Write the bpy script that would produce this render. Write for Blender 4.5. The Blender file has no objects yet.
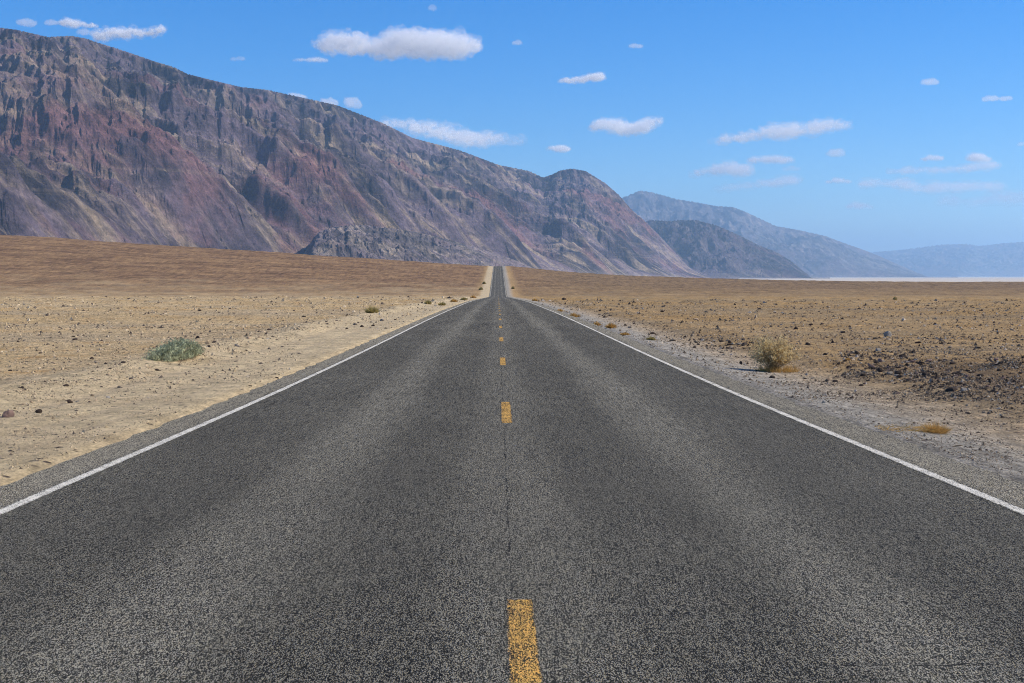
import bpy, bmesh, math, random
import numpy as np
from mathutils import Vector, Matrix

random.seed(7)
rng = np.random.default_rng(7)
scene = bpy.context.scene
COL = scene.collection

# ------------------------------------------------------------------ camera
F = 1328.0                     # focal length in pixels of the 1024 px wide frame
ZC = 1.48
PITCH = math.atan((341.5 - 276.0) / F)
YAW = math.atan(14.0 / F)
cam_d = bpy.data.cameras.new('camera')
cam_d.sensor_width = 36.0
cam_d.lens = F / 1024.0 * 36.0
cam_d.clip_start = 0.05
cam_d.clip_end = 120000.0
cam = bpy.data.objects.new('camera', cam_d)
cam.location = (0, 0, ZC)
cam.rotation_euler = (math.radians(90) - PITCH, 0, -YAW)
COL.objects.link(cam)
scene.camera = cam

# ------------------------------------------------------------------ sky and sun
SUN_AZ = math.radians(86.0)      # clockwise from +Y, so from ahead on the right hand side of the road
SUN_EL = math.radians(40.0)
world = bpy.data.worlds.new('World')
scene.world = world
world.use_nodes = True
wt = world.node_tree
bg = wt.nodes['Background']
sky = wt.nodes.new('ShaderNodeTexSky')
sky.sky_type = 'NISHITA'
sky.sun_disc = False
sky.sun_elevation = SUN_EL
sky.sun_rotation = SUN_AZ
sky.altitude = 600
sky.air_density = 1.0
sky.dust_density = 0.45
sky.ozone_density = 5.0
hsv = wt.nodes.new('ShaderNodeHueSaturation')
hsv.inputs['Saturation'].default_value = 1.42
wt.links.new(sky.outputs[0], hsv.inputs['Color'])
tint = wt.nodes.new('ShaderNodeMix')
tint.data_type = 'RGBA'; tint.blend_type = 'MULTIPLY'
tint.inputs[0].default_value = 1.0
tint.inputs[7].default_value = (.62, .77, .94, 1.0)
wt.links.new(hsv.outputs[0], tint.inputs[6])
wt.links.new(tint.outputs[2], bg.inputs['Color'])
bg.inputs['Strength'].default_value = 0.15

sun_d = bpy.data.lights.new('sun', 'SUN')
sun_d.energy = 5.0
sun_d.angle = math.radians(0.5)
sun_d.color = (1.0, 0.90, 0.74)
sun = bpy.data.objects.new('sun', sun_d)
sdir = Vector((math.sin(SUN_AZ) * math.cos(SUN_EL), math.cos(SUN_AZ) * math.cos(SUN_EL), math.sin(SUN_EL)))
sun.rotation_euler = sdir.to_track_quat('Z', 'Y').to_euler()
sun.location = (200, 0, 150)
COL.objects.link(sun)

scene.view_settings.view_transform = 'Standard'
scene.view_settings.look = 'None'
scene.view_settings.exposure = 0.2
scene.view_settings.gamma = 1.0
scene.cycles.volume_bounces = 14
scene.cycles.max_bounces = 16
scene.cycles.diffuse_bounces = 3
scene.cycles.transparent_max_bounces = 16
scene.cycles.use_denoising = True
scene.cycles.denoising_prefilter = 'FAST'
scene.cycles.filter_width = 1.05

# ------------------------------------------------------------------ numeric helpers
_perm = rng.permutation(4096).astype(np.int64)
_grad = rng.uniform(0, 2 * np.pi, 4096)
_gx, _gy = np.cos(_grad), np.sin(_grad)
_val = rng.uniform(-1, 1, 4096)


def perlin(x, y, seed=0):
    x = np.asarray(x, float); y = np.asarray(y, float)
    xi = np.floor(x).astype(np.int64); yi = np.floor(y).astype(np.int64)
    xf = x - xi; yf = y - yi
    u = xf * xf * xf * (xf * (xf * 6 - 15) + 10)
    v = yf * yf * yf * (yf * (yf * 6 - 15) + 10)

    def g(ix, iy, dx, dy):
        h = _perm[(_perm[(ix + seed * 131) & 4095] + iy) & 4095]
        return _gx[h] * dx + _gy[h] * dy
    a = g(xi, yi, xf, yf); b = g(xi + 1, yi, xf - 1, yf)
    c = g(xi, yi + 1, xf, yf - 1); d = g(xi + 1, yi + 1, xf - 1, yf - 1)
    return ((a + (b - a) * u) + ((c + (d - c) * u) - (a + (b - a) * u)) * v) * 1.41


def fbm(x, y, octs=5, gain=0.5, seed=0):
    s = 0.0; a = 1.0; f = 1.0
    for o in range(octs):
        s = s + a * perlin(x * f + o * 17.3, y * f - o * 9.1, seed + o)
        a *= gain; f *= 2.03
    return s


def ridged(x, y, octs=5, gain=0.5, seed=0):
    s = 0.0; a = 1.0; f = 1.0; w = 1.0
    for o in range(octs):
        n = 1 - np.abs(perlin(x * f + o * 7.7, y * f + o * 3.3, seed + o))
        n = n * n
        s = s + a * n * w
        w = np.clip(n * 1.6, 0, 1)
        a *= gain; f *= 2.07
    return s


def noise3(p, seed=0):
    """smooth value noise at the rows of p (n x 3)"""
    i = np.floor(p).astype(np.int64); f = p - i
    f = f * f * (3 - 2 * f)
    out = 0
    for dx in (0, 1):
        for dy in (0, 1):
            for dz in (0, 1):
                h = _perm[(_perm[(_perm[(i[:, 0] + dx + seed * 57) & 4095] + i[:, 1] + dy) & 4095] + i[:, 2] + dz) & 4095]
                w = (f[:, 0] if dx else 1 - f[:, 0]) * (f[:, 1] if dy else 1 - f[:, 1]) * (f[:, 2] if dz else 1 - f[:, 2])
                out = out + w * _val[h]
    return out


def smooth(a, b, x):
    t = np.clip((x - a) / (b - a), 0, 1)
    return t * t * (3 - 2 * t)


CAM_M = np.array(cam.rotation_euler.to_matrix())


def ray(px, py):
    """world directions through pixels of the 1024 x 683 frame"""
    px = np.asarray(px, float); py = np.asarray(py, float)
    c = np.stack([(px - 512) / F, -(py - 341.5) / F, -np.ones_like(px)], -1)
    return c @ CAM_M.T


def azimuth(px):
    d = ray(px, np.full_like(np.asarray(px, float), 200.0))
    return np.arctan2(d[..., 0], d[..., 1])


def tan_el(px, py):
    d = ray(px, py)
    return d[..., 2] / np.hypot(d[..., 0], d[..., 1])


# ------------------------------------------------------------------ object helpers
def mesh_np(name, co, faces=None, quads=None, tris=None, smooth_shade=False):
    me = bpy.data.meshes.new(name)
    co = np.asarray(co, np.float32).reshape(-1, 3)
    parts = []
    if quads is not None and len(quads): parts.append((np.asarray(quads, np.int32), 4))
    if tris is not None and len(tris): parts.append((np.asarray(tris, np.int32), 3))
    nl = sum(p.size for p, _ in parts); nf = sum(len(p) for p, _ in parts)
    me.vertices.add(len(co)); me.vertices.foreach_set('co', co.ravel())
    me.loops.add(nl); me.polygons.add(nf)
    me.loops.foreach_set('vertex_index', np.concatenate([p.ravel() for p, _ in parts]))
    starts = []; o = 0
    for p, k in parts:
        starts.append(o + np.arange(len(p)) * k); o += p.size
    me.polygons.foreach_set('loop_start', np.concatenate(starts).astype(np.int32))
    me.update(calc_edges=True)
    me.polygons.foreach_set('use_smooth', np.full(nf, smooth_shade, bool))
    me.validate(clean_customdata=False)
    return me


def attr(me, name, vals):
    a = me.attributes.new(name, 'FLOAT', 'POINT')
    a.data.foreach_set('value', np.asarray(vals, np.float32).ravel())


def link(name, me, mat=None, parent=None, label=None, cat=None, group=None, kind=None, loc=None):
    o = bpy.data.objects.new(name, me)
    COL.objects.link(o)
    if mat is not None and not me.materials: me.materials.append(mat)
    if parent is not None: o.parent = parent
    tag(o, label, cat, group, kind)
    if loc is not None: o.location = loc
    return o


def tag(o, label=None, cat=None, group=None, kind=None):
    if label: o['label'] = label
    if cat: o['category'] = cat
    if group: o['group'] = group
    if kind: o['kind'] = kind


def empty(name, loc, label, cat, group=None):
    o = bpy.data.objects.new(name, None)
    o.empty_display_size = 0.2
    COL.objects.link(o); o.location = loc
    tag(o, label, cat, group)
    return o


def grid_quads(nr, nc):
    i = np.arange(nr * nc).reshape(nr, nc)
    return np.stack([i[:-1, :-1], i[:-1, 1:], i[1:, 1:], i[1:, :-1]], -1).reshape(-1, 4)


# ------------------------------------------------------------------ node helpers
class NT:
    def __init__(self, name):
        self.m = bpy.data.materials.new(name); self.m.use_nodes = True
        self.t = self.m.node_tree; self.t.nodes.clear()
        self.out = self.t.nodes.new('ShaderNodeOutputMaterial')

    def n(self, typ, ins=None, **props):
        nd = self.t.nodes.new('ShaderNode' + typ)
        for k, v in props.items(): setattr(nd, k, v)
        for k, v in (ins or {}).items():
            s = nd.inputs[k]
            if hasattr(v, 'is_output'): self.t.links.new(v, s)
            else: s.default_value = v
        return nd

    def pos(self): return self.n('NewGeometry').outputs['Position']

    def sep(self, v):
        s = self.n('SeparateXYZ', {0: v}); return s.outputs[0], s.outputs[1], s.outputs[2]

    def noise(self, vec, scale, detail=4, rough=0.5, dist=0.0):
        return self.n('TexNoise', {'Vector': vec, 'Scale': scale, 'Detail': detail, 'Roughness': rough, 'Distortion': dist}).outputs[0]

    def scaled(self, vec, s):
        return self.n('VectorMath', {0: vec, 1: s}, operation='MULTIPLY').outputs[0]

    def math(self, op, a, b=0.0, clamp=False):
        return self.n('Math', {0: a, 1: b}, operation=op, use_clamp=clamp).outputs[0]

    def step(self, x, a, b, lo=0.0, hi=1.0):
        return self.n('MapRange', {'Value': x, 'From Min': a, 'From Max': b, 'To Min': lo, 'To Max': hi}, interpolation_type='SMOOTHSTEP').outputs[0]

    def mix(self, f, a, b, blend='MIX'):
        c = lambda v: (*v, 1.0) if isinstance(v, tuple) and len(v) == 3 else v
        return self.n('Mix', {0: f, 6: c(a), 7: c(b)}, data_type='RGBA', blend_type=blend).outputs[2]

    def gain(self, col, f):
        """multiply a colour by a number socket"""
        return self.n('VectorMath', {0: col, 'Scale': f}, operation='SCALE').outputs[0]

    def bsdf(self, col, rough=0.9, bump=None, strength=1.0, dist=0.01, spec=0.2):
        b = self.n('BsdfPrincipled', {'Base Color': col if hasattr(col, 'is_output') else (*col, 1.0), 'Roughness': rough, 'Specular IOR Level': spec})
        if bump is not None:
            bn = self.n('Bump', {'Height': bump, 'Strength': strength, 'Distance': dist})
            self.t.links.new(bn.outputs[0], b.inputs['Normal'])
        self.t.links.new(b.outputs[0], self.out.inputs['Surface'])
        return self.m


# ------------------------------------------------------------------ shape of the land
_TY = np.array([-400, 0, 20, 35, 50, 71, 100, 168, 590, 1100, 1180, 1500, 2600, 4800, 90000.0])
VZ = -18.0                     # the valley floor
_TZ = np.array([6.3, 0, -.316, -.453, -.55, -.70, -.98, -1.70, -7.75, 9.1, 10.3, 10.5, -10, -19.5, -20.5])


def zr(Y):
    """height of the road along its length"""
    Y = np.asarray(Y, float)
    w = np.clip(0.22 * np.abs(Y), 0, 38)
    s = 0
    for k in np.linspace(-1, 1, 9): s = s + np.interp(Y + k * w, _TY, _TZ)
    return s / 9


ROAD_L, ROAD_R, RC = -3.95, 4.15, 0.095


def zg(X, Y, detail=True):
    X = np.asarray(X, float); Y = np.asarray(Y, float)
    z = zr(Y)
    up = smooth(575, 1080, Y)
    r = np.hypot(X, Y)
    aL = np.clip(-X - 14, 0, 520)
    aR = np.clip(X - 12, 0, None)
    z = z + up * 0.064 * aL * (1 - smooth(1500, 3500, Y))
    z = z - up * 13.8 * (1 + .55 * smooth(1060, 1700, Y)) * (1 - np.exp(-aR / 110.0)) * (1 - smooth(2400, 4500, Y))
    side = smooth(4.2, 9.0, np.abs(X - RC))
    z = z + side * up * (1 - smooth(1400, 2000, Y)) * 1.2 * fbm(X / 160, Y / 60, 3, .5, 3)
    near = 1 - smooth(350, 700, r)
    left = X < RC
    # a low bank of graded stones along the dirt shoulder on the left, a gravelled verge on the right
    lb = np.exp(-((X + 7.6 + 0.5 * perlin(Y / 9.0, X * 0 + 2.1, 5)) / 0.8) ** 2) * (0.14 + 0.1 * perlin(Y / 5.0, X * 0 + 7.7, 6))
    z = z + near * np.where(left, lb - 0.12 * smooth(7.5, 12, -X), 0)
    rb = 0.10 * smooth(6.6, 7.6, X) - 0.14 * smooth(8.2, 10.5, X) + (0.16 + .16 * perlin(X / 1.1, Y / 1.6, 8)) * np.exp(-((X - 10.8 - 0.04 * (Y - 25)) / 1.0) ** 2) * smooth(14, 20, Y) * (1 - smooth(30, 36, Y))
    z = z + near * np.where(left, 0, rb - 0.10 * smooth(4.2, 6.0, X))
    if detail:
        a = side * np.clip(r / 60, 0.25, 6)
        z = z + a * (0.10 * fbm(X / 7.0, Y / 7.0, 4, .55, 11) * (1 - smooth(300, 900, r) * .5))
        z = z + side * 0.012 * fbm(X / 0.45, Y / 0.45, 3, .6, 21) * (1 - smooth(60, 120, r))
        trk = np.where(left, np.exp(-((X + 5.35) / .16) ** 2) + np.exp(-((X + 6.35) / .2) ** 2), 0)
        z = z - 0.02 * trk * (1 - smooth(60, 120, r))
    under = 1 - smooth(4.02, 4.45, np.abs(X - RC))
    z = z - 0.05 - 0.10 * under * (1 - smooth(1700, 1800, Y))
    return z


def on_ground(px, py):
    """points where the rays through the pixels first meet the land"""
    d = ray(px, py)
    n = len(d)
    ts = np.exp(np.linspace(math.log(4), math.log(2600), 300))
    hit = np.full(n, np.nan)
    prev = np.full(n, 3.0)
    for t in ts:
        p = d * t
        below = (ZC + p[:, 2] < zg(p[:, 0], p[:, 1])) & np.isnan(hit)
        if below.any():
            lo = prev[below].copy(); hi = np.full(below.sum(), t)
            for _ in range(10):
                m = (lo + hi) / 2
                q = d[below] * m[:, None]
                b = ZC + q[:, 2] < zg(q[:, 0], q[:, 1])
                hi = np.where(b, m, hi); lo = np.where(b, lo, m)
            hit[below] = hi
        prev[:] = t
    P = d * hit[:, None]
    P[:, 2] = zg(P[:, 0], P[:, 1])
    return P, hit


# ------------------------------------------------------------------ materials of the land
def ground_material():
    N = NT('desert_ground')
    p = N.pos(); x, y, z = N.sep(p)
    n_big = N.noise(N.scaled(p, (1, 1, 0)), 0.035, 6, 0.62)
    n_mid = N.noise(N.scaled(p, (1, 1, 0)), 0.45, 6, 0.65)
    n_all = N.noise(N.scaled(p, (1, 1, 0.3)), 1.7, 14, 0.82)
    n_far = N.noise(N.scaled(p, (0.55, 1, 0)), 0.05, 12, 0.80)
    pebb = N.n('TexVoronoi', {'Vector': p, 'Scale': 26.0}, feature='F1')
    pebs = N.n('TexVoronoi', {'Vector': p, 'Scale': 8.5}, feature='F1')
    wob = N.math('MULTIPLY', N.math('SUBTRACT', n_mid, 0.5), 2.2)
    xl = N.math('ADD', x, wob)
    wob2 = N.math('MULTIPLY', N.math('SUBTRACT', N.noise(p, 3.0, 5, .7), 0.5), 1.3)
    xr = N.math('ADD', N.math('ADD', x, N.math('MULTIPLY', wob, 0.35)), wob2)
    # left plain, ochre and grey tan; right plain browner
    left = N.mix(N.step(n_big, .36, .62), (.55, .41, .225), (.49, .345, .165))
    left = N.mix(N.step(n_mid, .50, .72), left, (.44, .255, .090))
    right = N.mix(N.step(n_big, .36, .62), (.40, .275, .135), (.365, .232, .095))
    right = N.mix(N.step(n_mid, .52, .75), right, (.40, .235, .08))
    base = N.mix(N.step(x, -6, 8), left, right)
    n_band = N.noise(N.scaled(p, (.22, 1, 0)), .075, 6, .62)
    left = N.mix(N.math('MULTIPLY', N.step(n_band, .47, .60), .75), left, (.41, .315, .19))
    right = N.mix(N.math('MULTIPLY', N.step(n_band, .47, .60), .6), right, (.27, .20, .115))
    base = N.mix(N.step(x, -6, 8), left, right)
    # far fan: dark varnished gravel
    fan = N.mix(N.step(n_far, .38, .60), (.155, .088, .045), (.31, .19, .092))
    fanr = N.mix(N.step(n_far, .38, .62), (.165, .106, .054), (.275, .18, .09))
    fan = N.mix(N.step(x, -20, 60), fan, fanr)
    n_st = N.noise(N.scaled(p, (1, .14, 0)), .34, 10, .78)
    fan = N.gain(fan, N.n('MapRange', {'Value': n_st, 'From Min': .36, 'From Max': .64, 'To Min': .52, 'To Max': 1.46}).outputs[0])
    yf = N.math('ADD', y, N.math('MULTIPLY', N.math('SUBTRACT', n_big, .5), 420.0))
    base = N.mix(N.step(yf, 430, 800), base, fan)
    # banks of the road as it climbs the fan
    bank = N.math('MULTIPLY', N.step(N.math('ABSOLUTE', N.math('ADD', x, N.math('MULTIPLY', wob, 1.5))), 13, 7), N.step(y, 120, 320))
    base = N.mix(N.math('MULTIPLY', bank, .85), base, (.45, .29, .125))
    # graded dirt on the left, grey chippings then brown gravel on the right
    dirt = N.mix(N.step(n_mid, .3, .7), (.59, .468, .275), (.53, .41, .24))
    base = N.mix(N.step(xl, -9.4, -7.0), base, N.mix(N.step(x, 0, 1), dirt, base))
    grv = N.mix(N.step(xr, 4.9, 6.1), (.36, .325, .26), N.mix(N.step(xr, 5.6, 7.6), (.44, .35, .235), base))
    base = N.mix(N.step(x, 2.0, 3.0), base, grv)
    # dark stony patch beyond the verge
    px_ = N.math('SUBTRACT', N.math('SUBTRACT', x, 10.6), N.math('MULTIPLY', N.math('SUBTRACT', y, 25.0), 0.10))
    patch = N.math('MULTIPLY', N.step(N.math('ABSOLUTE', N.math('ADD', px_, wob)), 3.6, 1.2), N.math('MULTIPLY', N.step(y, 17, 21), N.step(y, 34, 27)))
    base = N.mix(N.math('MULTIPLY', patch, .6), base, (.12, .085, .055))
    # stones of every size
    spk = N.n('MapRange', {'Value': n_all, 'From Min': .28, 'From Max': .72, 'To Min': .38, 'To Max': 1.62}).outputs[0]
    pv = N.n('MapRange', {'Value': pebb.outputs['Distance'], 'From Min': .1, 'From Max': .6, 'To Min': 1.08, 'To Max': .88}).outputs[0]
    base = N.gain(base, N.math('MULTIPLY', spk, pv))
    s1 = N.sep(pebs.outputs['Color'])[0]
    base = N.mix(N.math('MULTIPLY', N.step(s1, .86, .93), N.step(pebs.outputs['Distance'], .5, .25)), base, (.10, .075, .055))
    sp1 = N.noise(N.scaled(p, (1, .22, 1)), 26.0, 4, .8)
    sp2 = N.noise(N.scaled(p, (1, .12, 1)), 9.0, 5, .8)
    sp = N.math('ADD', N.math('MULTIPLY', sp1, .5), N.math('MULTIPLY', sp2, .5))
    spv = N.n('MapRange', {'Value': sp, 'From Min': .37, 'From Max': .63, 'To Min': .36, 'To Max': 1.56}).outputs[0]
    dm = N.math('MULTIPLY', N.step(xl, -9.0, -6.8), N.step(x, 0, -1))
    spv = N.math('ADD', N.math('MULTIPLY', spv, N.math('SUBTRACT', 1.0, N.math('MULTIPLY', dm, .62))), N.math('MULTIPLY', dm, .62))
    base = N.gain(base, spv)
    for xt, wt_ in ((-5.35, .16), (-6.3, .2), (-4.75, .1)):       # old wheel tracks in the graded dirt
        tk = N.step(N.math('ABSOLUTE', N.math('SUBTRACT', N.math('ADD', x, N.math('MULTIPLY', wob, .08)), xt)), wt_, wt_ * .4)
        base = N.mix(N.math('MULTIPLY', tk, .30), base, (.44, .34, .215))
    hgt = N.math('ADD', N.math('MULTIPLY', n_all, 1.0), N.math('MULTIPLY', pebb.outputs['Distance'], -.25))
    return N.bsdf(base, .95, hgt, 0.9, 0.10, .1)


def chips(N, p):
    """light stone chips in dark binder, as colour, and a height"""
    v = N.n('TexVoronoi', {'Vector': N.scaled(p, (1, .34, 1)), 'Scale': 285.0}, feature='F1')
    c = N.sep(v.outputs['Color'])
    n1 = N.noise(N.scaled(p, (1, .16, 1)), 150.0, 2, .8)
    n2 = N.noise(N.scaled(p, (1, .05, 1)), 76.0, 3, .85)
    y_ = N.sep(p)[1]
    n3 = N.noise(N.scaled(p, (1, .045, 1)), 34.0, 2, .8)
    n4 = N.noise(N.scaled(p, (1, .022, 1)), 13.0, 2, .8)
    mid = N.math('MULTIPLY', N.step(y_, 9, 20), N.math('SUBTRACT', n3, .5))
    far = N.math('MULTIPLY', N.step(y_, 24, 60), N.math('SUBTRACT', n4, .5))
    g = N.math('ADD', N.math('MULTIPLY', c[0], .62), N.math('ADD', N.math('MULTIPLY', n1, .60), N.math('MULTIPLY', n2, .57)))
    g = N.math('ADD', g, N.math('ADD', N.math('MULTIPLY', mid, .55), N.math('MULTIPLY', far, .45)))
    return g, c[1], v.outputs['Distance']


def asphalt_material(paint=None, wear=.5):
    N = NT('asphalt' if paint is None else 'road_paint')
    p = N.pos(); x, y, z = N.sep(p)
    g, hue, dist = chips(N, p)
    xc = N.math('SUBTRACT', x, RC)
    ax = N.math('ABSOLUTE', xc)
    wx = N.math('ADD', ax, N.math('MULTIPLY', N.math('SUBTRACT', N.noise(N.scaled(p, (1, .05, 0)), .8, 3, .5), .5), .9))
    # polished dark wheel tracks, paler strip between them, pale crown
    lanec = N.math('ABSOLUTE', N.math('SUBTRACT', wx, 1.72))
    pale = N.math('ADD', N.step(lanec, .62, .05, 0, .95), N.step(wx, .55, .1, 0, .55))
    pale = N.math('ADD', pale, N.step(ax, 3.45, 3.70, 0, 2.0))
    lev = N.math('ADD', N.math('ADD', .54, N.math('MULTIPLY', pale, .28)), N.math('MULTIPLY', N.math('SUBTRACT', N.noise(N.scaled(p, (1, .25, 0)), .6, 5, .6), .5), .5))
    stone = N.n('ValToRGB', {0: g})
    e = stone.color_ramp.elements
    e[0].position = .56; e[0].color = (.009, .0088, .0078, 1)
    e[1].position = 1.26; e[1].color = (.44, .41, .325, 1)
    m1 = stone.color_ramp.elements.new(.78); m1.color = (.031, .030, .0255, 1)
    m2 = stone.color_ramp.elements.new(.985); m2.color = (.084, .081, .067, 1)
    warm = N.mix(N.step(hue, .55, .95), stone.outputs[0], (1.12, 1.03, .84), 'MULTIPLY')
    cool = N.mix(N.step(ax, 3.45, 3.7), warm, N.mix(1.0, warm, (1.03, 1.0, .96), 'MULTIPLY'))
    col = N.gain(cool, lev)
    # seam crack along the middle and a few thin cracks across
    wv = N.math('MULTIPLY', N.math('SUBTRACT', N.noise(N.scaled(p, (0, 1, 0)), 2.6, 8, .8), .5), .085)
    cx = N.math('ABSOLUTE', N.math('SUBTRACT', N.math('SUBTRACT', x, .066), wv))
    wid = N.math('MULTIPLY', N.step(N.noise(N.scaled(p, (0, 1, 0)), 2.0, 8, .8), .42, .72), .014)
    crack = N.step(N.math('SUBTRACT', cx, wid), .002, -.003)
    for (yy, xa, xb, w) in ((5.26, 1.2, 2.1, .012), (5.33, .13, .42, .008), (9.7, -2.9, -1.4, .008), (14.2, .4, 2.6, .01), (22.5, -3.2, -.6, .012), (33., .2, 3.3, .014)):
        wy = N.math('MULTIPLY', N.math('SUBTRACT', N.noise(N.scaled(p, (1, .2, 0)), 3.1, 5, .7), .5), .16)
        cy = N.math('ABSOLUTE', N.math('SUBTRACT', N.math('SUBTRACT', y, yy), wy))
        c = N.math('MULTIPLY', N.step(cy, w, w * .4), N.math('MULTIPLY', N.step(x, xa, xa + .2), N.step(x, xb, xb - .2)))
        c = N.math('MULTIPLY', c, N.step(N.noise(p, 14.0, 3, .7), .38, .55))
        crack = N.math('MAXIMUM', crack, c)
    col = N.mix(N.math('MULTIPLY', crack, .92), col, (.008, .008, .008))
    if paint is not None:
        pit = N.math('ADD', N.math('MULTIPLY', g, .75), N.math('MULTIPLY', N.noise(p, 5.0, 4, .6), .5))
        e1 = N.math('ABSOLUTE', N.math('SUBTRACT', x, .105))
        e2 = N.math('ABSOLUTE', N.math('SUBTRACT', ax, 3.522))
        edge = N.step(e1, .050, .075, 0, .35) if paint[2] < .3 else N.step(e2, .030, .060, 0, .40)
        cov = N.step(N.math('SUBTRACT', pit, edge), wear - .06, wear + .12)
        pc = N.mix(N.noise(p, 40.0, 4, .7), tuple(v * .72 for v in paint), tuple(min(1, v * 1.2) for v in paint))
        if paint[2] < .3: cov = N.math('MULTIPLY', cov, N.math('SUBTRACT', 1.0, N.math('MULTIPLY', crack, .5)))
        col = N.mix(cov, col, pc)
    # sand blown over the ragged edge
    hgt = N.math('ADD', N.math('MULTIPLY', dist, -1.0), N.math('MULTIPLY', g, .5))
    return N.bsdf(col, .82, hgt, .75, .006, .06)


M_ground = ground_material()
M_asphalt = asphalt_material()
M_yellow = asphalt_material((.82, .47, .12), .90)
M_white = asphalt_material((.82, .77, .64), .77)

# ------------------------------------------------------------------ ground sheet
az_f = np.arange(-0.52, 0.5201, 0.0021)
az = np.concatenate([np.linspace(-math.pi, -0.53, 40), az_f, np.linspace(0.53, math.pi, 40)])
rr = np.concatenate([[0.02, 1.0, 2.0, 3.0], np.exp(np.arange(math.log(4.0), math.log(1700), 0.0052)), np.exp(np.linspace(math.log(1720), math.log(62000), 110))])
A, R = np.meshgrid(az, rr)
GX, GY = R * np.sin(A), R * np.cos(A)
GZ = zg(GX, GY)
q = grid_quads(len(rr), len(az))
me = mesh_np('ground', np.stack([GX, GY, GZ], -1), quads=q[:, ::-1], smooth_shade=True)
link('ground', me, M_ground, kind='structure')

N = NT('salt_crust')
p = N.pos()
M_salt = N.bsdf(N.mix(N.noise(N.scaled(p, (.3, 1, 0)), .0012, 6, .6), (.50, .42, .32), (.64, .56, .44)), .9)
sv = [(-3000, 2900, VZ), (60000, 2900, VZ), (60000, 60000, VZ), (-3000, 60000, VZ)]
link('salt_flat', mesh_np('salt_flat', sv, quads=[[0, 1, 2, 3]]), M_salt, kind='structure')

# ------------------------------------------------------------------ road
ry = np.concatenate([np.arange(-30, 40, .25), np.arange(40, 200, 1.0), np.arange(200, 1700, 4.0)])


def strip(xa, xb, y, lift, jag=0.0, seed=0, nx=2, skirt=0.0):
    """a ribbon on the road's own surface"""
    y = np.asarray(y, float)
    ja = jag * (fbm(y * 1.3, y * 0 + 3.1, 4, .6, seed) * .6 + .4 * perlin(y * 6., y * 0 + 1.7, seed + 3))
    jb = jag * (fbm(y * 1.3, y * 0 + 8.1, 4, .6, seed + 1) * .6 + .4 * perlin(y * 6., y * 0 + 4.2, seed + 5))
    cols = []
    z0 = zr(y) + lift
    xs = [xa + ja + (xb + jb - xa - ja) * k for k in np.linspace(0, 1, nx)]
    if skirt: cols.append(np.stack([xs[0] - .02, y, z0 - skirt], -1))
    for xx in xs: cols.append(np.stack([xx, y, z0], -1))
    if skirt: cols.append(np.stack([xs[-1] + .02, y, z0 - skirt], -1))
    V = np.stack(cols, 1)
    return V.reshape(-1, 3), grid_quads(len(y), V.shape[1])


V, Q = strip(ROAD_L + .06, ROAD_R, ry, 0.0, .085, 31, 4, .14)
link('road', mesh_np('road', V, quads=Q), M_asphalt, kind='structure')
V, Q = strip(-3.49, -3.37, ry, .002, .006, 41)
link('edge_line', mesh_np('edge_line', V, quads=Q), M_white, kind='structure')
V, Q = strip(3.555, 3.675, ry, .002, .006, 47)
link('edge_line', mesh_np('edge_line', V, quads=Q), M_white, kind='structure')
d0 = F * ZC / 301.0 - 3.16
for k in range(48):
    ya = d0 + 12.19 * k
    V, Q = strip(.034, .172, np.arange(ya, ya + 3.051, .05 if k < 3 else .3), .002, .007, 51 + k)
    link('centre_dash', mesh_np('centre_dash', V, quads=Q), M_yellow, kind='structure')

# ------------------------------------------------------------------ mountains
def erode(h, fixed, cell, stretch, iters, kdt, m=.45, jitter=.35):
    nr, nc = h.shape
    idx = np.arange(nr * nc).reshape(nr, nc)
    offs = [(-1, 0), (1, 0), (0, -1), (0, 1), (-1, -1), (-1, 1), (1, -1), (1, 1)]
    fx = fixed.copy(); fx[0] = fx[-1] = True; fx[:, 0] = fx[:, -1] = True
    fxr = fx.ravel()
    area = (cell * cell).ravel()
    for it in range(iters):
        hp = h * 1.0
        best = np.zeros(h.shape); rec = idx.copy()
        for dy, dx in offs:
            hn = np.roll(hp, (-dy, -dx), (0, 1)); jn = np.roll(idx, (-dy, -dx), (0, 1))
            s = (hp - hn) / (cell * math.hypot(dy * stretch[0], dx * stretch[1])) * (1 + jitter * (rng.random(h.shape) - .5))
            b = s > best
            best = np.where(b, s, best); rec = np.where(b, jn, rec)
        rec = rec.ravel(); rec[fxr] = np.arange(nr * nc)[fxr]
        dep = (rec != np.arange(nr * nc)).astype(np.int32); ptr = rec.copy()
        for _ in range(13):
            dep = dep + dep[ptr]; ptr = ptr[ptr]
        order = np.argsort(dep, kind='stable')
        bnd = np.searchsorted(dep[order], np.arange(dep.max() + 2))
        Aq = area.copy()
        groups = [order[bnd[k]:bnd[k + 1]] for k in range(1, dep.max() + 1)]
        for g in reversed(groups):
            np.add.at(Aq, rec[g], Aq[g])
        hf = h.ravel()
        Fq = kdt * Aq ** m / np.maximum(cell.ravel(), 1)
        for g in groups:
            hr = hf[rec[g]]
            hf[g] = np.where(hf[g] > hr, (hf[g] + Fq[g] * hr) / (1 + Fq[g]), hf[g])
        h = hf.reshape(nr, nc)
    return h, np.log10(Aq.reshape(nr, nc))


def blur(h, k=1):
    for _ in range(k):
        p = np.pad(h, 1, mode='edge')
        h = (p[1:-1, 1:-1] * 4 + p[:-2, 1:-1] + p[2:, 1:-1] + p[1:-1, :-2] + p[1:-1, 2:]) / 8
    return h


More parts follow.
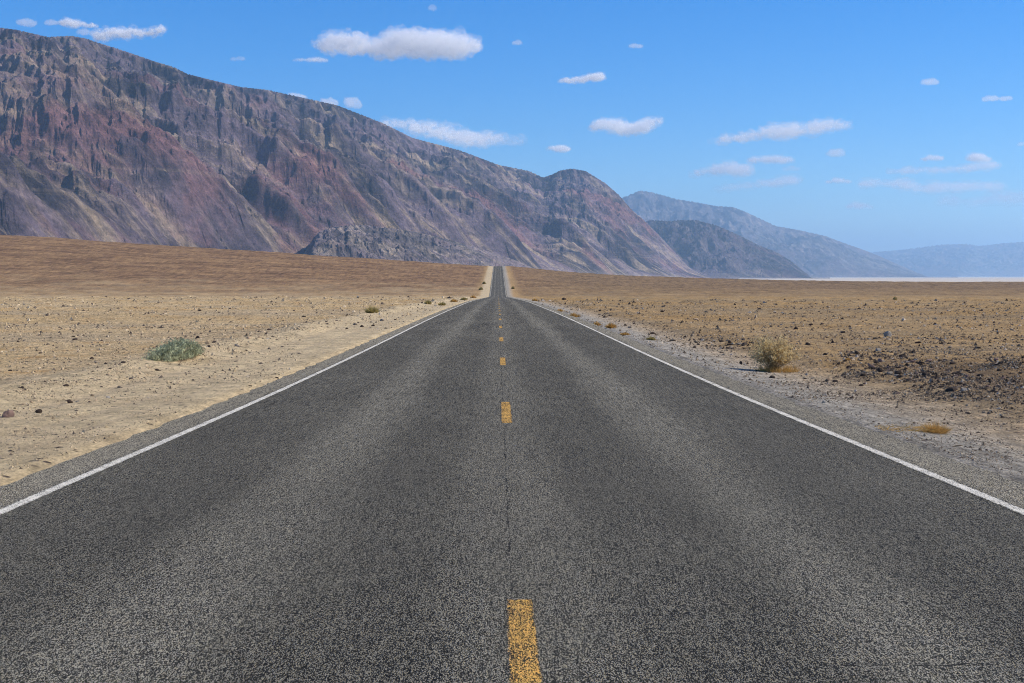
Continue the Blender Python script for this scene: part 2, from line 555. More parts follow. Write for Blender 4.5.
def mountain(name, px, r, ufun, W, skyline, mat, apron, kdt, iters, rough, spur_w, spur_a, seed, ridge_k=.85, tone=None):
    azs = azimuth(px)
    A, R = np.meshgrid(azs, r)
    X, Y = R * np.sin(A), R * np.cos(A)
    dlog = math.log(r[1] / r[0])
    cell = R * (dlog + abs(azs[1] - azs[0])) / 2
    s, t, H = ufun(X, Y, R, A)
    t = t + W * (.055 * perlin(s / (.55 * W), s * 0 + .3, seed) + .035 * perlin(s / (.2 * W), t / W, seed + 1))
    u = t / W
    uu = np.clip(u, 0, 1)
    env = np.where(u < 1, .6 * uu + .4 * (1 - (1 - uu) ** 2), np.clip(1 - .55 * (u - 1), 0, 1))
    # spurs running down the slope
    so = s + .18 * t            # spurs trend a little down valley
    wv = .22 * fbm(s / (spur_w * 3), t / (spur_w * 3), 3, .5, seed + 4)
    big = ridged(so / (spur_w * 2.3) + wv, t / (spur_w * 9) + .3 * wv, 2, .5, seed + 6) - .85
    med = ridged(so / (spur_w * .85) + 1.5 * wv, t / (spur_w * 4.5) + wv, 3, .55, seed + 7) - .95
    fin = ridged(so / (spur_w * .26) + 2.5 * wv, t / (spur_w * 1.1) + 2 * wv, 3, .55, seed + 9) - .95
    rd = 1.35 * big + .80 * med * (.75 + .25 * np.clip(big + .5, 0, 1))
    rg = 1.05 * fin
    mask = smooth(0.0, .22, u)
    h = VZ + H * env + mask * H * spur_a * (rd * (.22 + .78 * (1 - uu)) + .25 * rg)
    ap = VZ - 7 + (apron + 7) * smooth(-.6, 0, u)
    h = np.where(u > 0, np.maximum(h + apron, ap), ap)
    h = h + mask * rng.normal(0, 1, h.shape) * cell * .08
    dav = abs(azs[1] - azs[0]); dm_ = (dlog + dav) / 2
    h, fl = erode(h, u < 0, cell, (dlog / dm_, dav / dm_), iters, kdt)
    # rock relief: ledges and blocks finer than the valleys
    rk = ridged(X / (spur_w * .22) + .4 * wv, Y / (spur_w * .22), 4, .6, seed + 13) - .9
    rk2 = fbm(X / (cell.mean() * 7), Y / (cell.mean() * 7), 3, .6, seed + 15)
    h = blur(h, 1) + mask * (rk * spur_w * .050 * rough + rk2 * cell * .30 * rough)
    bl = blur(h, 12)
    h = np.clip(h, bl - np.where(u < .35, .6, 2.0) * cell, bl + np.where(u < .25, 1.0, 2.5) * cell)      # no slots narrower than a ravine
    sx, sy = zip(*skyline)
    target = tan_el(px, np.interp(px, sx, sy))
    for _ in range(4):
        cur = ((h - ZC) / R).max(0)
        f = np.clip((target + (ZC - VZ) / R.mean(0)) / np.maximum(cur + (ZC - VZ) / R.mean(0), .002), .05, 1.9)
        ker = np.exp(-np.linspace(-2, 2, 9) ** 2); ker /= ker.sum()
        f = np.convolve(np.pad(f, 4, mode='edge'), ker, 'valid')
        h = VZ + (h - VZ) * np.where(h > VZ, f[None, :], 1)
    keep = (h > VZ - 6.5)
    vis = keep[:-1, :-1] | keep[1:, 1:] | keep[:-1, 1:] | keep[1:, :-1]
    q = grid_quads(len(r), len(px)).reshape(len(r) - 1, len(px) - 1, 4)[vis]
    used = np.unique(q)
    remap = np.full(h.size, -1); remap[used] = np.arange(len(used))
    co = np.stack([X, Y, h], -1).reshape(-1, 3)[used]
    me = mesh_np(name, co, quads=remap[q][:, ::-1], smooth_shade=False)
    lf = fl - 2 * np.log10(cell)
    attr(me, 'flow', lf.ravel()[used])
    attr(me, 'along', (so / 1000).ravel()[used])
    attr(me, 'up', u.ravel()[used])
    return link(name, me, mat, kind='structure')


def rock_material(name, L, dark, mid, tan, red, scree, bumpd):
    N = NT(name)
    p = N.pos()
    geo = N.n('NewGeometry')
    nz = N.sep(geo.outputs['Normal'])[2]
    al = N.n('Attribute', attribute_name='along').outputs['Fac']
    up = N.n('Attribute', attribute_name='up').outputs['Fac']
    fl = N.n('Attribute', attribute_name='flow').outputs['Fac']
    sv = N.n('CombineXYZ', {0: N.math('MULTIPLY', al, 5.0), 1: N.math('MULTIPLY', up, 2.2), 2: 0.0}).outputs[0]
    streak = N.noise(sv, 1.6, 9, .66, .6)
    big = N.noise(p, 1.1 / L, 7, .6, .8)
    big2 = N.noise(N.n('VectorMath', {0: p, 1: (3300., 900., 100.)}, operation='ADD').outputs[0], .8 / L, 7, .62, .8)
    fine = N.noise(p, 18.0 / L, 10, .80)
    bandz = N.n('CombineXYZ', {0: N.math('MULTIPLY', al, .6), 1: 0.0, 2: N.math('MULTIPLY', N.sep(p)[2], 16.0 / L)}).outputs[0]
    band = N.noise(bandz, 1.5, 6, .6, .5)
    c = N.mix(N.step(big, .38, .60), dark, mid)
    c = N.mix(N.math('MULTIPLY', N.step(streak, .48, .66), .8), c, tan)
    c = N.mix(N.math('MULTIPLY', N.step(big2, .50, .64), .75), c, red)
    c = N.mix(N.math('MULTIPLY', N.step(band, .55, .64), .14), c, tan)
    c = N.mix(N.math('MULTIPLY', N.step(band, .44, .38), .16), c, dark)
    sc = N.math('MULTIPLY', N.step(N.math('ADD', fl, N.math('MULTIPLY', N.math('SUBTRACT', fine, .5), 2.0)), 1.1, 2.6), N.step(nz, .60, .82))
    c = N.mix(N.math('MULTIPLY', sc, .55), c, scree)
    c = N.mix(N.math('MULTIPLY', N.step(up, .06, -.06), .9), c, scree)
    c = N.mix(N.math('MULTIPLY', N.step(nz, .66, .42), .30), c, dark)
    c = N.gain(c, N.n('MapRange', {'Value': fine, 'From Min': .34, 'From Max': .66, 'To Min': .52, 'To Max': 1.46}).outputs[0])
    hg = N.math('ADD', fine, N.math('MULTIPLY', N.noise(p, 5.0 / L, 8, .7), 1.5))
    return N.bsdf(c, .95, hg, 1.0, bumpd, .1)


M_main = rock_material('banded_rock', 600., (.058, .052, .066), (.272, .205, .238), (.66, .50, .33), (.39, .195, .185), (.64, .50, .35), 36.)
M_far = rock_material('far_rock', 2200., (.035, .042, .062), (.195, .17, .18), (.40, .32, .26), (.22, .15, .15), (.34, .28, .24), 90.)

M_spur = rock_material('dark_purple_rock', 900., (.035, .032, .042), (.125, .095, .115), (.26, .20, .17), (.15, .09, .095), (.30, .24, .22), 36.)  # lower albedo than the main rock, so the haze colour dominates
D = np.array([.3859, .9225]); NV = np.array([-.9225, .3859])


def u_main(X, Y, R, A):
    s = (X + 1150) * D[0] + (Y - 2790) * D[1]
    t = (X + 1150) * NV[0] + (Y - 2790) * NV[1]
    return s, t, 1020 * (1 - .72 * smooth(9300, 12300, s))


SKY_MAIN = [(-200, 46), (-140, 38), (-60, 30), (0, 27.4), (20, 30), (50, 37), (74, 36), (88, 38.5), (101, 43), (116, 47.6), (135, 54), (158, 62), (175, 67), (189, 74), (215, 80.6), (242, 87), (269, 90), (296, 96),
            (337, 105), (360, 114), (383, 123), (413, 138), (459, 150), (499, 165), (529, 171), (543, 177.5), (552, 174.5), (560, 170.5), (572, 168.5), (585.6, 171), (605, 183), (619, 195), (632, 210), (643, 219), (660, 236), (676, 253), (690, 266), (712, 277), (800, 279)]
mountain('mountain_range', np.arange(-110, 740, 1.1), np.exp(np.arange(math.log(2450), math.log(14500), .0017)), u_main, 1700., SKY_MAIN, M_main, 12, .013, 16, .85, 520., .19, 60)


def u_foot(X, Y, R, A):
    s, t, H = u_main(X, Y, R, A)
    return s, t + 330 + 60 * np.sin(s / 210.0), 150 + 0 * s


M_foot = rock_material('pale_foothill_rock', 300., (.11, .098, .10), (.30, .235, .235), (.50, .40, .30), (.28, .19, .175), (.54, .43, .31), 14.)
SKY_FOOT = [(290, 268), (306, 250), (313, 238), (320, 231), (333, 227), (350, 225), (368, 225), (385, 227), (405, 230), (425, 234), (450, 240), (475, 247), (500, 255), (520, 262), (545, 272)]
mountain('foothill', np.arange(296, 540, .9), np.exp(np.arange(math.log(3550), math.log(5900), .0013)), u_foot, 420., SKY_FOOT, M_foot, 6, .016, 14, .6, 230., .22, 75)


def u_radial(rb, slope=0.0, H=900.):
    def f(X, Y, R, A):
        return R * A, R - rb * (1 + slope * (A - .2)), H + 0 * R
    return f


SKY_SPUR = [(560, 262), (600, 246), (625, 232), (640, 224), (650, 220), (670, 221), (680, 220), (696, 220), (716, 225), (739, 235), (759, 245), (779, 253), (792, 261), (804, 271), (814, 278), (840, 280)]
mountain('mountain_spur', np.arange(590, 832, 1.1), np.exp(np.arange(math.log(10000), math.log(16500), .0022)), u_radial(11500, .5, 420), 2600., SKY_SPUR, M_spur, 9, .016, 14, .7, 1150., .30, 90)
SKY_FAR = [(540, 230), (600, 212), (621.6, 198), (640, 190.5), (653, 192.5), (676, 199), (700, 203), (716, 206), (733, 207), (746, 212), (759, 218), (776, 226), (799, 230), (826, 236), (839, 241), (862, 249), (879, 255.6), (899, 264.5), (919, 273), (934, 277), (980, 278)]
mountain('mountain_range', np.arange(585, 960, 1.3), np.exp(np.arange(math.log(18500), math.log(33000), .0024)), u_radial(20500, .3, 1400), 6000., SKY_FAR, M_far, 10, .018, 14, .6, 3000., .30, 120)
SKY_END = [(700, 262), (780, 258), (840, 255), (876, 252), (899, 250), (912, 248.6), (942, 244.6), (965.6, 243.8), (981, 245.8), (1005, 243), (1024, 241.8), (1060, 239), (1120, 243), (1200, 240), (1320, 245)]
mountain('mountain_range', np.arange(760, 1300, 1.8), np.exp(np.arange(math.log(35000), math.log(56000), .0035)), u_radial(37000, .05, 1200), 9000., SKY_END, M_far, 5, .02, 8, 1.0, 2800., .15, 150)

# ------------------------------------------------------------------ haze
HAZE_TOP = max(v.co.z for o in COL.objects if o.name.startswith('mountain') for v in o.data.vertices) + 25.0
N = NT('haze_air')
hv = N.n('VolumePrincipled', {'Color': (.44, .705, 1.0, 1.0), 'Density': 3.6e-5, 'Anisotropy': 0.0})
N.t.links.new(hv.outputs[0], N.out.inputs['Volume'])
hx0, hx1, hy0, hy1, hz0, hz1 = -52000., 62000., -62000., 66000., -27., HAZE_TOP
hx0 = -66000.; hx1 = 66000.
print('HAZE', HAZE_TOP)
bmv = [(x, y, z) for z in (hz0, hz1) for (x, y) in ((hx0, hy0), (hx1, hy0), (hx1, hy1), (hx0, hy1))]
bmf = [[0, 3, 2, 1], [4, 5, 6, 7], [0, 1, 5, 4], [1, 2, 6, 5], [2, 3, 7, 6], [3, 0, 4, 7]]
link('haze', mesh_np('haze', bmv, quads=bmf), N.m, kind='stuff')

# ------------------------------------------------------------------ stones
def stone_material(name, a, b):
    N = NT(name)
    p = N.n('TexCoord').outputs['Object']
    rnd = N.n('ObjectInfo').outputs['Random']
    c = N.mix(N.noise(p, 2.5, 6, .65), a, b)
    c = N.gain(c, N.n('MapRange', {'Value': rnd, 'To Min': .7, 'To Max': 1.3}).outputs[0])
    return N.bsdf(c, .9, N.noise(p, 5.0, 6, .7), .6, .08, .15)


M_stone = {
    'dark': stone_material('dark_varnished_stone', (.028, .020, .015), (.085, .060, .044)),
    'grey': stone_material('grey_stone', (.14, .118, .092), (.30, .25, .19)),
    'tan': stone_material('tan_stone', (.30, .21, .125), (.48, .35, .22)),
    'pink': stone_material('pinkish_stone', (.07, .05, .04), (.38, .25, .20)),
    'white': stone_material('pale_stone', (.26, .225, .18), (.50, .44, .35)),
}


def stone_mesh(seed, sub=2):
    bm = bmesh.new()
    bmesh.ops.create_icosphere(bm, subdivisions=sub, radius=.5)
    rs = random.Random(seed)
    co = np.array([v.co[:] for v in bm.verts])
    co = co * (1 + .30 * noise3(co * 2.2 + seed * 3.1, seed)[:, None])
    for _ in range(7):      # broken faces
        n = np.array([rs.gauss(0, 1), rs.gauss(0, 1), rs.gauss(0, .8)]); n /= np.linalg.norm(n)
        d = rs.uniform(.26, .40)
        k = np.clip(co @ n - d, 0, None)
        co = co - .9 * k[:, None] * n
    co[:, 2] *= rs.uniform(.55, .85)
    co[:, 0] *= rs.uniform(.8, 1.1); co[:, 1] *= rs.uniform(.65, 1.0)
    co[:, 2] = np.maximum(co[:, 2], -.22)
    for v, c in zip(bm.verts, co): v.co = c
    me = bpy.data.meshes.new('rock'); bm.to_mesh(me); bm.free()
    me.polygons.foreach_set('use_smooth', np.zeros(len(me.polygons), bool))
    return me


STONES = {}
for kc, mm in M_stone.items():
    STONES[kc] = []
    for k in range(7 if kc in ('dark', 'grey', 'tan') else 3):
        me = stone_mesh(100 * len(STONES) + k)
        me.materials.append(mm)
        STONES[kc].append(me)


def put_stone(P, size, kc, label, group, rs, tall=1.0, cat='rock'):
    o = bpy.data.objects.new('rock', rs.choice(STONES[kc]))
    COL.objects.link(o)
    o.location = (P[0], P[1], P[2] + size * .10 * tall)
    o.rotation_euler = (rs.uniform(-.3, .3), rs.uniform(-.3, .3), rs.uniform(0, 6.28))
    o.scale = (size, size * rs.uniform(.75, 1.1), size * tall)
    tag(o, label, cat, group)
    return o


# stones one can point to: pixel, width in pixels, stone, look
NAMED = [
    (7, 417, 14, 'pink', 'largest dark brown stone with a pinkish side on the graded dirt left of the road', 1.1),
    (39, 413, 8, 'dark', 'dark angular stone just right of the big pink-sided stone', 1.0),
    (70, 403, 8, 'dark', 'dark stone with a pale chip beside it on the dirt bank', .9),
    (77, 402, 5, 'white', 'pale chip touching the dark stone on the dirt bank', .8),
    (66, 386, 7, 'dark', 'slanting dark sliver of stone above the dirt bank', .8),
    (22, 388, 5, 'dark', 'small dark stone on ochre soil above the big pink-sided stone', .9),
    (119, 388, 4, 'grey', 'grey stone alone at the upper edge of the graded dirt', .9),
    (108, 398, 5, 'white', 'whitish stone half buried along the left dirt bank', .8),
    (58, 448, 5, 'dark', 'flat dark stone lying alone on smooth dirt near the asphalt edge', .5),
    (73, 418, 3.5, 'tan', 'tan stone alone on the smooth graded dirt', .7),
    (123, 363, 7, 'dark', 'low dark stone nearest the green bush on its left', .7),
    (106, 364, 4.5, 'dark', 'dark brown stone second from the green bush on its left', .8),
    (92, 359, 5, 'dark', 'pointed dark stone third from the green bush on its left', 1.2),
    (75, 340, 7, 'dark', 'long dark brown stone on the pebbly plain upper left of the green bush', .7),
    (18, 342, 3.5, 'dark', 'lone dark stone by the left edge of the pebbly plain', 1.1),
    (10, 371, 4, 'dark', 'round dark stone on grey pebbles at the far left', 1.0),
    (304, 317, 5, 'dark', 'lone blackish stone far out on the left plain toward the road', .8),
    (200, 311, 5, 'dark', 'dark stone far out above the green bush', .9),
    (230, 309, 4, 'dark', 'small dark stone far out, right of the one above the green bush', .8),
    (209, 347, 6, 'dark', 'dark stone touching the right end of the green bush', .9),
    (198, 338, 5, 'dark', 'little dark stone behind the top of the green bush', .9),
    (237, 346, 8, 'grey', 'flat grey slab on the bank right of the green bush', .5),
    (246, 351, 4, 'dark', 'dark pointed chip below the flat grey slab on the bank', 1.0),
    (269, 330, 8, 'dark', 'long low dark stone along the top of the left bank', .5),
    (277, 378, 5, 'dark', 'dark lump on smooth dirt close to the left edge line', .7),
    (250, 386, 4, 'dark', 'small dark stone beside the left asphalt edge', .6),
    (362, 327, 5, 'dark', 'darkest stone at the foot of the distant left bank', 1.1),
    (373, 326, 4.5, 'dark', 'dark stone just right of the darkest one on the distant bank', 1.1),
    (347, 329, 3.5, 'dark', 'dark round stone left of the pair on the distant bank', 1.0),
    (382, 321, 5, 'grey', 'grey stone above the dark pair on the distant bank', 1.0),
    (395, 320, 4, 'dark', 'dark stone between the distant bank pair and the road edge', .8),
    (888, 336, 9, 'white', 'pale boulder standing alone on the right plain', 1.15),
    (918, 343, 7, 'dark', 'dark flat boulder just right of the pale boulder', .7),
    (843, 333, 6, 'dark', 'dark boulder left of the pale boulder on the plain', .9),
    (878, 351, 6, 'white', 'pale upright stone above the dark rock patch', 1.2),
    (964, 391, 9, 'white', 'whitish rock on the front edge of the dark rock patch', .9),
    (952, 391, 14, 'dark', 'biggest blackish rock at the front of the dark rock patch', .7),
    (922, 388, 6, 'dark', 'dark rock a little left of the biggest blackish rock', .9),
    (861, 386, 7, 'dark', 'dark rock lying in front of the patch on the gravel verge', .8),
    (879, 372, 8, 'dark', 'jagged dark rock at the left end of the dark patch', 1.1),
    (897, 376, 6, 'white', 'pale stone between dark rocks at the left end of the patch', .8),
    (897, 394, 6, 'pink', 'reddish brown flat stone on the verge below the dark patch', .5),
    (825, 355, 5, 'dark', 'dark pointed stone right of the dry yellow bush', 1.2),
    (808, 345, 7, 'dark', 'dark lump behind the dry yellow bush to its right', .8),
    (741, 364, 5, 'dark', 'dark triangular stone left of the dry yellow bush', 1.2),
    (772, 378, 8, 'dark', 'dark stone in front of the dry yellow bush', .8),
    (835, 382, 8, 'dark', 'dark rock on the gravel verge right of the dry yellow bush', .8),
    (842, 332.5, 4, 'grey', 'grey stone just beside the dark boulder left of the pale one', .9),
    (564, 299.5, 6, 'dark', 'dark rocks far up the right plain near the crest of the dip', .8),
    (600, 311, 4, 'dark', 'tiny dark stone beyond the yellow tufts right of the road', .9),
    (653, 334, 8, 'dark', 'dark boulder beside the right verge past the yellow tufts', .7),
    (662, 312, 5, 'dark', 'dark boulder far out on the right plain', .9),
    (630, 328, 5, 'grey', 'grey boulder next to the yellow tufts on the right', .8),
    (673, 341, 8, 'grey', 'grey rock at the outer edge of the right verge', .6),
]
rs = random.Random(11)
arr = np.array([[n[0], n[1]] for n in NAMED], float)
PP, TT = on_ground(arr[:, 0], arr[:, 1])
for n, P, t in zip(NAMED, PP, TT):
    put_stone(P, n[2] * t / F * 1.05, n[3], n[4], None, rs, n[5])


def scatter(boxes, n, wmin, wmax, kinds, label, group, power=2.4):
    """n stones over pixel boxes (x0, y0, x1, y1, slope) with sizes of wmin to wmax pixels"""
    pts = []
    for _ in range(n):
        b = rs.choice(boxes)
        x = rs.uniform(b[0], b[2]); f = rs.random()
        y = b[1] + (b[3] - b[1]) * rs.random() + b[4] * (x - b[0]) / max(1, b[2] - b[0])
        pts.append((x, y))
    a = np.array(pts)
    P, T = on_ground(a[:, 0], a[:, 1])
    for p, t in zip(P, T):
        if not np.isfinite(t) or -4.6 < p[0] < 4.9: continue
        w = min(wmax, wmin * (1 - rs.random()) ** (-1 / power))
        put_stone(p, w * t / F, rs.choice(kinds), label, group, rs, rs.uniform(.5, .95))


scatter([(845, 352, 935, 378, 0), (880, 356, 1024, 386, 4), (930, 366, 1024, 394, 2), (835, 358, 900, 374, 0)], 96, 3.8, 9, ['dark', 'dark', 'dark', 'dark', 'grey', 'pink'],
        'broken dark rock packed among others in the dark patch right of the road', 'rocks of the dark patch')
scatter([(694, 341, 766, 349, 1)], 18, 4, 8, ['dark', 'dark', 'grey'], 'dark rock standing in for the shade of the low ledge left of the dry yellow bush', 'rocks standing in for the ledge shade')  # row of dark rocks put where the cut of the ledge is shaded
scatter([(0, 405, 120, 412, -14), (205, 344, 330, 352, -24), (330, 322, 420, 330, -14), (90, 380, 210, 392, -30)], 40, 2.6, 6, ['dark', 'grey', 'tan', 'tan', 'white'],
        'small stone on the low bank along the left dirt shoulder', 'stones of the left bank')
scatter([(820, 392, 1024, 404, 10), (960, 402, 1024, 420, 8), (800, 374, 880, 386, 0)], 32, 3, 6, ['dark', 'dark', 'grey', 'tan'], 'loose stone on the brown gravel between the dark patch and the road', 'stones of the right verge')
scatter([(620, 318, 1024, 346, 0), (700, 345, 1024, 356, 0)], 46, 3, 6, ['dark', 'dark', 'grey', 'tan'], 'scattered stone on the brown plain right of the road', 'stones of the right plain')
scatter([(0, 318, 280, 345, 0), (0, 345, 150, 380, 0)], 30, 2.8, 5, ['dark', 'dark', 'grey', 'tan'], 'scattered stone on the tan plain left of the road', 'stones of the left plain')

# ------------------------------------------------------------------ gravel: far too many small stones to count
def gravel(name, boxes, n, seed, wmin=1.15, wmax=4.6):
    g = np.random.default_rng(seed)
    wts = np.array([b[4] for b in boxes], float); wts /= wts.sum()
    k = g.choice(len(boxes), n, p=wts)
    B = np.array([b[:4] for b in boxes], float)[k]
    px = B[:, 0] + (B[:, 2] - B[:, 0]) * g.random(n); py = B[:, 1] + (B[:, 3] - B[:, 1]) * g.random(n)
    P, T = on_ground(px, py)
    P = P + np.stack([g.normal(0, .05, n), g.normal(0, .3, n), 0 * px], -1)
    ok = np.isfinite(T) & ((P[:, 0] < -4.25) | (P[:, 0] > 4.45)) & (T < 500)
    smoothdirt = (P[:, 0] < 0) & (P[:, 0] > -6.6)
    ok &= ~(smoothdirt & (g.random(n) < .30))
    cl = fbm(P[:, 0] / 1.5, P[:, 1] / 1.5, 3, .6, 77)
    ok &= g.random(n) < .55 + .7 * cl
    P, T = P[ok], T[ok]; n = len(P)
    P[:, 2] = zg(P[:, 0], P[:, 1])
    size = np.minimum(wmax, wmin * (1 - g.random(n)) ** (-1 / 2.6)) * T / F
    size = np.maximum(size, .012)
    oct_ = np.array([[1, 0, 0], [-.9, .3, 0], [0, 1, 0], [.2, -.9, 0], [.1, .1, 1], [0, 0, -.5]], float) * .5
    tri = np.array([[0, 2, 4], [2, 1, 4], [1, 3, 4], [3, 0, 4], [2, 0, 5], [1, 2, 5], [3, 1, 5], [0, 3, 5]])
    th = g.uniform(0, 6.28, n); c, s_ = np.cos(th), np.sin(th)
    V = oct_[None] * (1 + .35 * g.normal(0, 1, (n, 6, 1))) * (size[:, None, None] * np.stack([np.ones(n), g.uniform(.6, 1, n), g.uniform(.5, .95, n)], -1)[:, None, :])
    V = np.stack([V[..., 0] * c[:, None] - V[..., 1] * s_[:, None], V[..., 0] * s_[:, None] + V[..., 1] * c[:, None], V[..., 2]], -1) + P[:, None, :]
    Tq = (tri[None] + np.arange(n)[:, None, None] * 6).reshape(-1, 3)
    me = mesh_np(name, V.reshape(-1, 3), tris=Tq)
    attr(me, 'tone', np.repeat(g.random(n), 6))
    attr(me, 'side', np.repeat((P[:, 0] > 0) * 1.0, 6))
    return me


N = NT('gravel_stone')
tone = N.n('Attribute', attribute_name='tone').outputs['Fac']; side = N.n('Attribute', attribute_name='side').outputs['Fac']


def ramp(cols):
    r = N.n('ValToRGB', {0: tone}); e = r.color_ramp.elements
    r.color_ramp.interpolation = 'LINEAR'
    e[0].position, e[0].color = cols[0][0], (*cols[0][1], 1); e[1].position, e[1].color = cols[-1][0], (*cols[-1][1], 1)
    for q_, c_ in cols[1:-1]:
        x_ = e.new(q_); x_.color = (*c_, 1)
    return r.outputs[0]


lc = ramp([(0, (.07, .052, .040)), (.22, (.13, .10, .075)), (.45, (.38, .28, .16)), (.8, (.54, .41, .25)), (1, (.60, .49, .33))])
rc = ramp([(0, (.060, .043, .030)), (.35, (.125, .092, .062)), (.6, (.24, .17, .10)), (.85, (.34, .26, .17)), (1, (.52, .45, .35))])
M_gravel = N.bsdf(N.mix(side, lc, rc), .9, None, spec=.12)
me = gravel('gravel', [(0, 296, 480, 330, 1.2), (0, 325, 300, 385, 1.5), (0, 380, 180, 480, 1.1), (520, 300, 1024, 340, 1.5), (640, 335, 1024, 400, 2.0), (780, 380, 1024, 480, 1.5), (830, 350, 1024, 400, 1.2)], 135000, 5, .9, 4.2)
link('gravel', me, M_gravel, kind='stuff')
N = NT('dark_rubble_stone')
tone = N.n('Attribute', attribute_name='tone').outputs['Fac']
M_rubble = N.bsdf(ramp([(0, (.016, .012, .009)), (.55, (.06, .044, .032)), (.85, (.11, .082, .06)), (1, (.38, .31, .23))]), .9, None, spec=.12)
me = gravel('dark_rubble', [(845, 350, 935, 380, 1.4), (880, 358, 1024, 392, 2.6), (930, 374, 1024, 400, 1.8), (690, 340, 770, 350, .5), (990, 400, 1024, 412, .3), (820, 336, 1024, 348, .5)], 5200, 9, 1.6, 6.0)  # includes the strip along the low ledge, dark in place of its shade
link('dark_rubble', me, M_rubble, kind='stuff')

# ------------------------------------------------------------------ plants
def leaf_material(name, lo, hi, trans=.15):
    N = NT(name)
    t = N.n('Attribute', attribute_name='tone').outputs['Fac']
    c = N.mix(t, lo, hi)
    b = N.n('BsdfPrincipled', {'Base Color': c, 'Roughness': .85, 'Specular IOR Level': .15})
    tr = N.n('BsdfTranslucent', {'Color': c})
    mx = N.n('MixShader', {0: trans, 1: b.outputs[0], 2: tr.outputs[0]})
    N.t.links.new(mx.outputs[0], N.out.inputs['Surface'])
    return N.m


M_green = leaf_material('grey_green_leaf', (.075, .088, .045), (.56, .58, .36), .25)
M_stem = leaf_material('woody_stem', (.13, .095, .06), (.32, .24, .14), 0)
M_twig = leaf_material('dry_twig', (.20, .135, .07), (.52, .38, .19), 0)
M_yel = leaf_material('dry_yellow_leaf', (.42, .30, .14), (.90, .74, .40), .4)
M_straw = leaf_material('straw', (.34, .19, .05), (.72, .46, .15), .25)
M_olive = leaf_material('olive_leaf', (.20, .165, .06), (.56, .45, .17), .3)


def blades(root, tip, width, g, bend=.15):
    """tapered blades from root to tip, (n x 3) each: two quads and a point"""
    n = len(root)
    d = tip - root; L = np.linalg.norm(d, axis=1, keepdims=True)
    side = np.cross(d, g.normal(0, 1, (n, 3))); side /= np.linalg.norm(side, axis=1, keepdims=True) + 1e-9
    mid = root + d * .55 + g.normal(0, 1, (n, 3)) * L * bend
    w = np.broadcast_to(np.asarray(width, float).reshape(-1, 1), (n, 1))
    V = np.stack([root - side * w * .5, root + side * w * .5, mid + side * w * .45, mid - side * w * .45, tip], 1)
    base = np.arange(n)[:, None] * 5
    Q = np.array([[0, 1, 2, 3]]) + base
    T = np.array([[3, 2, 4]]) + base
    return V.reshape(-1, 3), Q, T


def blade_mesh(name, root, tip, width, tone, g, bend=.15):
    V, Q, T = blades(root, tip, width, g, bend)
    me = mesh_np(name, V, quads=Q, tris=T)
    attr(me, 'tone', np.repeat(np.clip(tone, 0, 1), 5))
    return me


def unit(g, n, up=.0):
    v = g.normal(0, 1, (n, 3)); v[:, 2] = np.abs(v[:, 2]) + up
    return v / np.linalg.norm(v, axis=1, keepdims=True)


# low grey green bush on the left bank, longer along the road than across it
g = np.random.default_rng(3)
P, T = on_ground(np.array([176.0]), np.array([358.0])); c0 = P[0]
root = empty('desert_shrub', tuple(c0), 'low grey-green leafy bush spread over the dirt bank left of the road', 'bush')
ax = np.array([.38, 1.95, .37])
n = 300
d = unit(g, n, .1); d[:, 2] *= .9
tips = d * ax * g.uniform(.75, 1.02, (n, 1)) * (1 + .22 * noise3(d * 3 + 5, 4)[:, None])
base = np.stack([g.normal(0, .16, n), g.uniform(-1.35, 1.35, n), np.full(n, -.03)], -1)
link('stem', blade_mesh('stem', base, tips * .93, g.uniform(.010, .020, n), g.random(n), g, .06), M_stem, root)
m = 62
f = g.uniform(.38, 1.0, (n, m, 1)) ** .7
pos = (base[:, None] * (1 - f) + tips[:, None] * f + g.normal(0, .045, (n, m, 3))).reshape(-1, 3)
pos[:, 2] = np.maximum(pos[:, 2], .01)
dd = unit(g, n * m, .2) * g.uniform(.035, .075, (n * m, 1))
tone = np.clip(.25 + .55 * np.repeat(g.random(n), m) + g.normal(0, .16, n * m), 0, 1)
link('foliage', blade_mesh('foliage', pos, pos + dd, g.uniform(.014, .026, n * m), tone, g, .1), M_green, root)

# upright dry bush on the right verge: thin twigs, sparse yellow leaves, straw at its foot
g = np.random.default_rng(8)
P, T = on_ground(np.array([773.0]), np.array([371.5])); c0 = P[0]
root = empty('dry_shrub', tuple(c0), 'round twiggy yellow-green bush with orange straw at its foot right of the road', 'bush')
n = 190
d = unit(g, n, .12)
lump = 1 + .30 * noise3(d * 2.6 + 2, 9)[:, None]
ctr = np.array([0.03, 0, .34])
tips = ctr + d * np.array([.56, .50, .40]) * lump * g.uniform(.65, 1.05, (n, 1))
base = np.stack([g.normal(0, .05, n), g.normal(0, .05, n), np.full(n, -.03)], -1)
V1 = blade_mesh('branch', base, tips, g.uniform(.004, .009, n), g.random(n), g, .07)
link('branch', V1, M_twig, root)
k = 7
f = g.uniform(.35, .95, (n, k, 1))
tb = (base[:, None] * (1 - f) + tips[:, None] * f).reshape(-1, 3)
tt = tb + (np.repeat(d, k, 0) * .5 + g.normal(0, .5, (n * k, 3))) * g.uniform(.06, .16, (n * k, 1))
tone = g.random(n * k)
link('twig', blade_mesh('twig', tb, tt, .006, tone, g, .12), M_twig, root)
kk = 4
lp = np.repeat(tb, kk, 0) + (np.repeat(tt - tb, kk, 0)) * g.uniform(.3, 1.1, (n * k * kk, 1)) + g.normal(0, .012, (n * k * kk, 3))
keep = lp[:, 2] > .14 + .12 * g.random(len(lp))
lp = lp[keep]
dd = unit(g, len(lp), .2) * g.uniform(.025, .055, (len(lp), 1))
